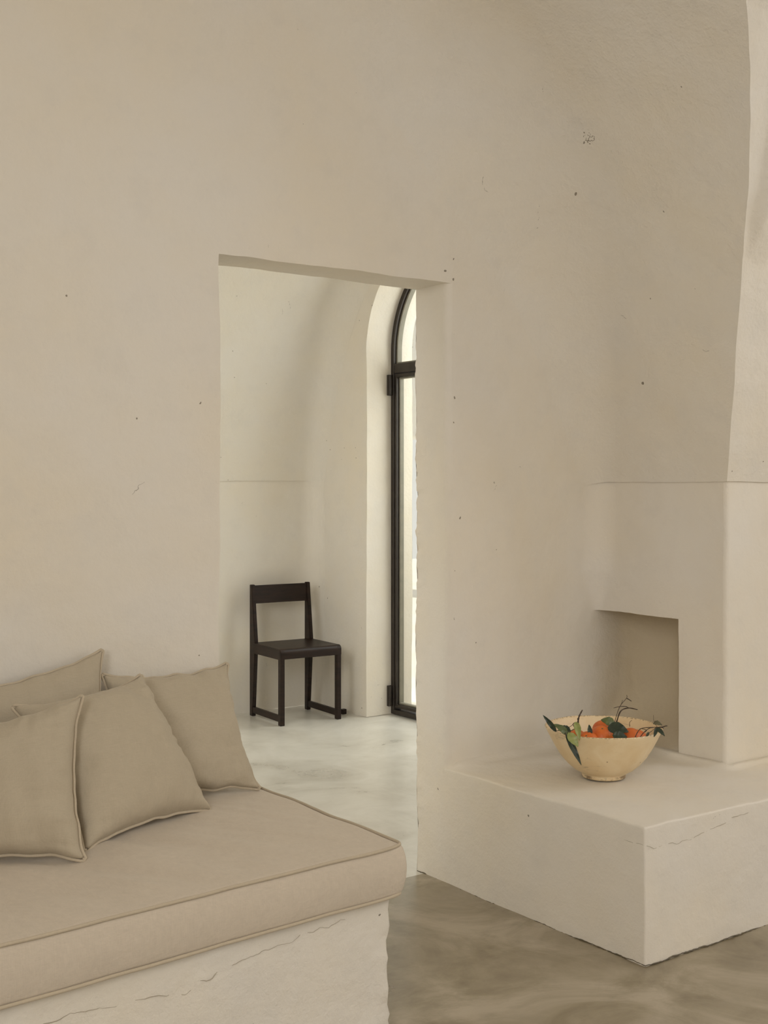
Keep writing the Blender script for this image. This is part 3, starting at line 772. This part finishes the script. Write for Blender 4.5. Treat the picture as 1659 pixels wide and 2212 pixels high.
# ---- sprigs: stems and leaves
def leaf_bm(base, tip, width, facing, curl=.15, fold=.25, roll=0.0, n=18):
    base, tip = Vector(base), Vector(tip); ax = tip-base; L = ax.length; ax.normalize()
    fc = Vector(facing); fc = (fc-ax*fc.dot(ax)).normalized(); sd = ax.cross(fc)
    bm = bmesh.new(); T = .0007
    for s in (1, -1):
        rows = []
        for i in range(n+1):
            t = i/n; w = width/2*(sin(pi*t**.8))**.85*(1-.12*t)+.0004; c = base+ax*(L*t)+fc*(curl*L*sin(pi*t))
            row = []
            for k in range(-4, 5):
                q = k/4; row.append(bm.verts.new(c+sd*(w*q)+fc*(abs(q)*w*fold+roll*w*q*t+.0012*sin(t*22+q*2)*abs(q))+fc*(T*s)))
            rows.append(row)
        for A, B in zip(rows, rows[1:]):
            for k in range(8): bm.faces.new((A[k], A[k+1], B[k+1], B[k]))
    bmesh.ops.recalc_face_normals(bm, faces=bm.faces); return bm
def sprig(label, stems, leaves, name='citrus_sprig', group='leafy citrus sprigs in the bowl'):
    root = empty(name, stems[0][0][0] if stems else leaves[0][0]); tag(root, label, 'sprig', group); o0 = Vector(root.location)
    for pts, r, mt in stems:
        bm = bmesh.new(); P_ = spline([Vector(p) for p in pts], 6) if len(pts) > 2 else [Vector(p) for p in pts]
        tube(bm, P_, lambda q, r=r: r*(1-.35*q)*(1+.12*sin(q*31)), 7)
        bmesh.ops.translate(bm, verts=bm.verts, vec=-o0); build('stem', bm, mt, root)
    for (b_, tp, w, fc, curl, mt, *rest) in leaves:
        bm = leaf_bm(b_, tp, w, fc, curl, *(rest or ()))
        bmesh.ops.translate(bm, verts=bm.verts, vec=-o0); build('leaf', bm, mt, root)
def C(x, y, t): return Pt(1150+x/5.352, 1480+y/5.352, t)       # position read in the close-up of the bowl
toC = Vector((-.6, -.8, .25)); up = Vector((-.2, -.3, 1))
sprig('sprig on the left rim with dark leaves, one hanging down the bowl',
      [([C(420, 520, 3.965), C(380, 545, 3.93), C(390, 590, 3.915)], .0022, TWIG), ([C(420, 520, 3.965), C(330, 520, 3.95), C(262, 535, 3.95)], .0018, TWIG)],
      [(C(275, 538, 3.945), C(122, 345, 3.93), .0165, toC, .04, LEAF_DARK, .5), (C(385, 560, 3.93), C(566, 925, 3.905), .019, toC, .03, LEAF_DARK, .35),
       (C(440, 545, 3.94), C(345, 470, 3.97), .02, toC, .1, LEAF_DARK)])
sprig('sprig on the left rim with mid green and pale yellow green leaves',
      [([C(500, 500, 3.985), C(440, 530, 3.95), C(410, 550, 3.925)], .0018, TWIG_GREEN), ([C(505, 520, 3.99), C(470, 450, 3.99), C(520, 425, 3.985)], .0014, TWIG), ([C(400, 500, 3.99), C(450, 470, 3.99), C(490, 430, 3.99)], .001, TWIG)],
      [(C(410, 570, 3.93), C(248, 450, 3.935), .024, toC+Vector((0, 0, .5)), .10, LEAF_MID, .2), (C(415, 550, 3.92), C(530, 712, 3.895), .030, toC, .08, LEAF_PALE, .15),
       (C(500, 425, 3.975), C(545, 640, 3.92), .022, toC, .08, LEAF_PALE, .45)])
sprig('short bare twig standing up out of the left side of the bowl',
      [([C(530, 520, 4.03), C(530, 410, 4.03), C(545, 350, 4.03), C(578, 287, 4.03)], .0032, TWIG), ([C(530, 410, 4.03), C(520, 385, 4.03)], .0022, TWIG)],
      [(C(668, 600, 4.01), C(655, 455, 4.03), .016, toC, .08, LEAF_DARK, .3)])
sprig('middle sprig with broad dark leaves and tall forked twigs',
      [([C(950, 480, 4.08), C(975, 420, 4.08), C(1022, 300, 4.08), C(1110, 265, 4.08), C(1215, 283, 4.07)], .0026, TWIG),
       ([C(1115, 265, 4.08), C(1075, 246, 4.085), C(1000, 250, 4.09), C(938, 264, 4.09)], .0015, TWIG),
       ([C(945, 470, 4.09), C(955, 410, 4.09), C(1010, 250, 4.09), C(1088, 150, 4.10), C(1090, 113, 4.10)], .0012, TWIG),
       ([C(1088, 150, 4.10), C(1122, 170, 4.10), C(1145, 186, 4.10)], .0018, TWIG), ([C(1020, 240, 4.09), C(1035, 200, 4.09), C(1040, 170, 4.09)], .001, TWIG),
       ([C(1125, 480, 4.10), C(1125, 430, 4.10), C(1150, 405, 4.10)], .001, TWIG)],
      [(C(955, 455, 4.06), C(790, 400, 4.055), .034, toC+up*.6, .12, LEAF_MID, .1), (C(870, 485, 4.035), C(1112, 540, 4.0), .044, toC+up*.5, .10, LEAF_DARK, .15),
       (C(925, 580, 3.99), C(1095, 600, 3.985), .030, toC+up*.4, .08, LEAF_DARK, .15)])
sprig('sprig on the right rim with fine stems and small dark leaves',
      [([C(1185, 612, 3.955), C(1215, 545, 3.965), C(1262, 500, 3.97), C(1390, 488, 3.97), C(1500, 487, 3.97)], .0016, TWIG), ([C(1240, 608, 3.95), C(1290, 545, 3.96), C(1350, 500, 3.965), C(1400, 490, 3.97)], .0016, TWIG),
       ([C(1312, 605, 3.955), C(1330, 565, 3.96), C(1375, 535, 3.965), C(1430, 488, 3.97)], .0012, TWIG), ([C(1260, 500, 3.97), C(1320, 520, 3.965), C(1300, 545, 3.96)], .0012, TWIG),
       ([C(1430, 490, 3.97), C(1500, 485, 3.97), C(1545, 472, 3.97), C(1560, 474, 3.97)], .0022, TWIG), ([C(1500, 487, 3.97), C(1515, 500, 3.965)], .0022, TWIG),
       ([C(1440, 480, 3.98), C(1405, 420, 4.0), C(1400, 345, 4.0)], .0007, TWIG)],
      [(C(1395, 440, 3.99), C(1500, 462, 3.97), .017, toC+up, .15, LEAF_OLIVE), (C(1435, 495, 3.965), C(1405, 600, 3.95), .012, toC, .05, LEAF_DARK, .4),
       (C(1440, 495, 3.965), C(1530, 588, 3.94), .014, toC, .08, LEAF_DARK, .3), (C(1345, 545, 3.96), C(1312, 600, 3.95), .008, toC, .05, LEAF_DARK, .4)])
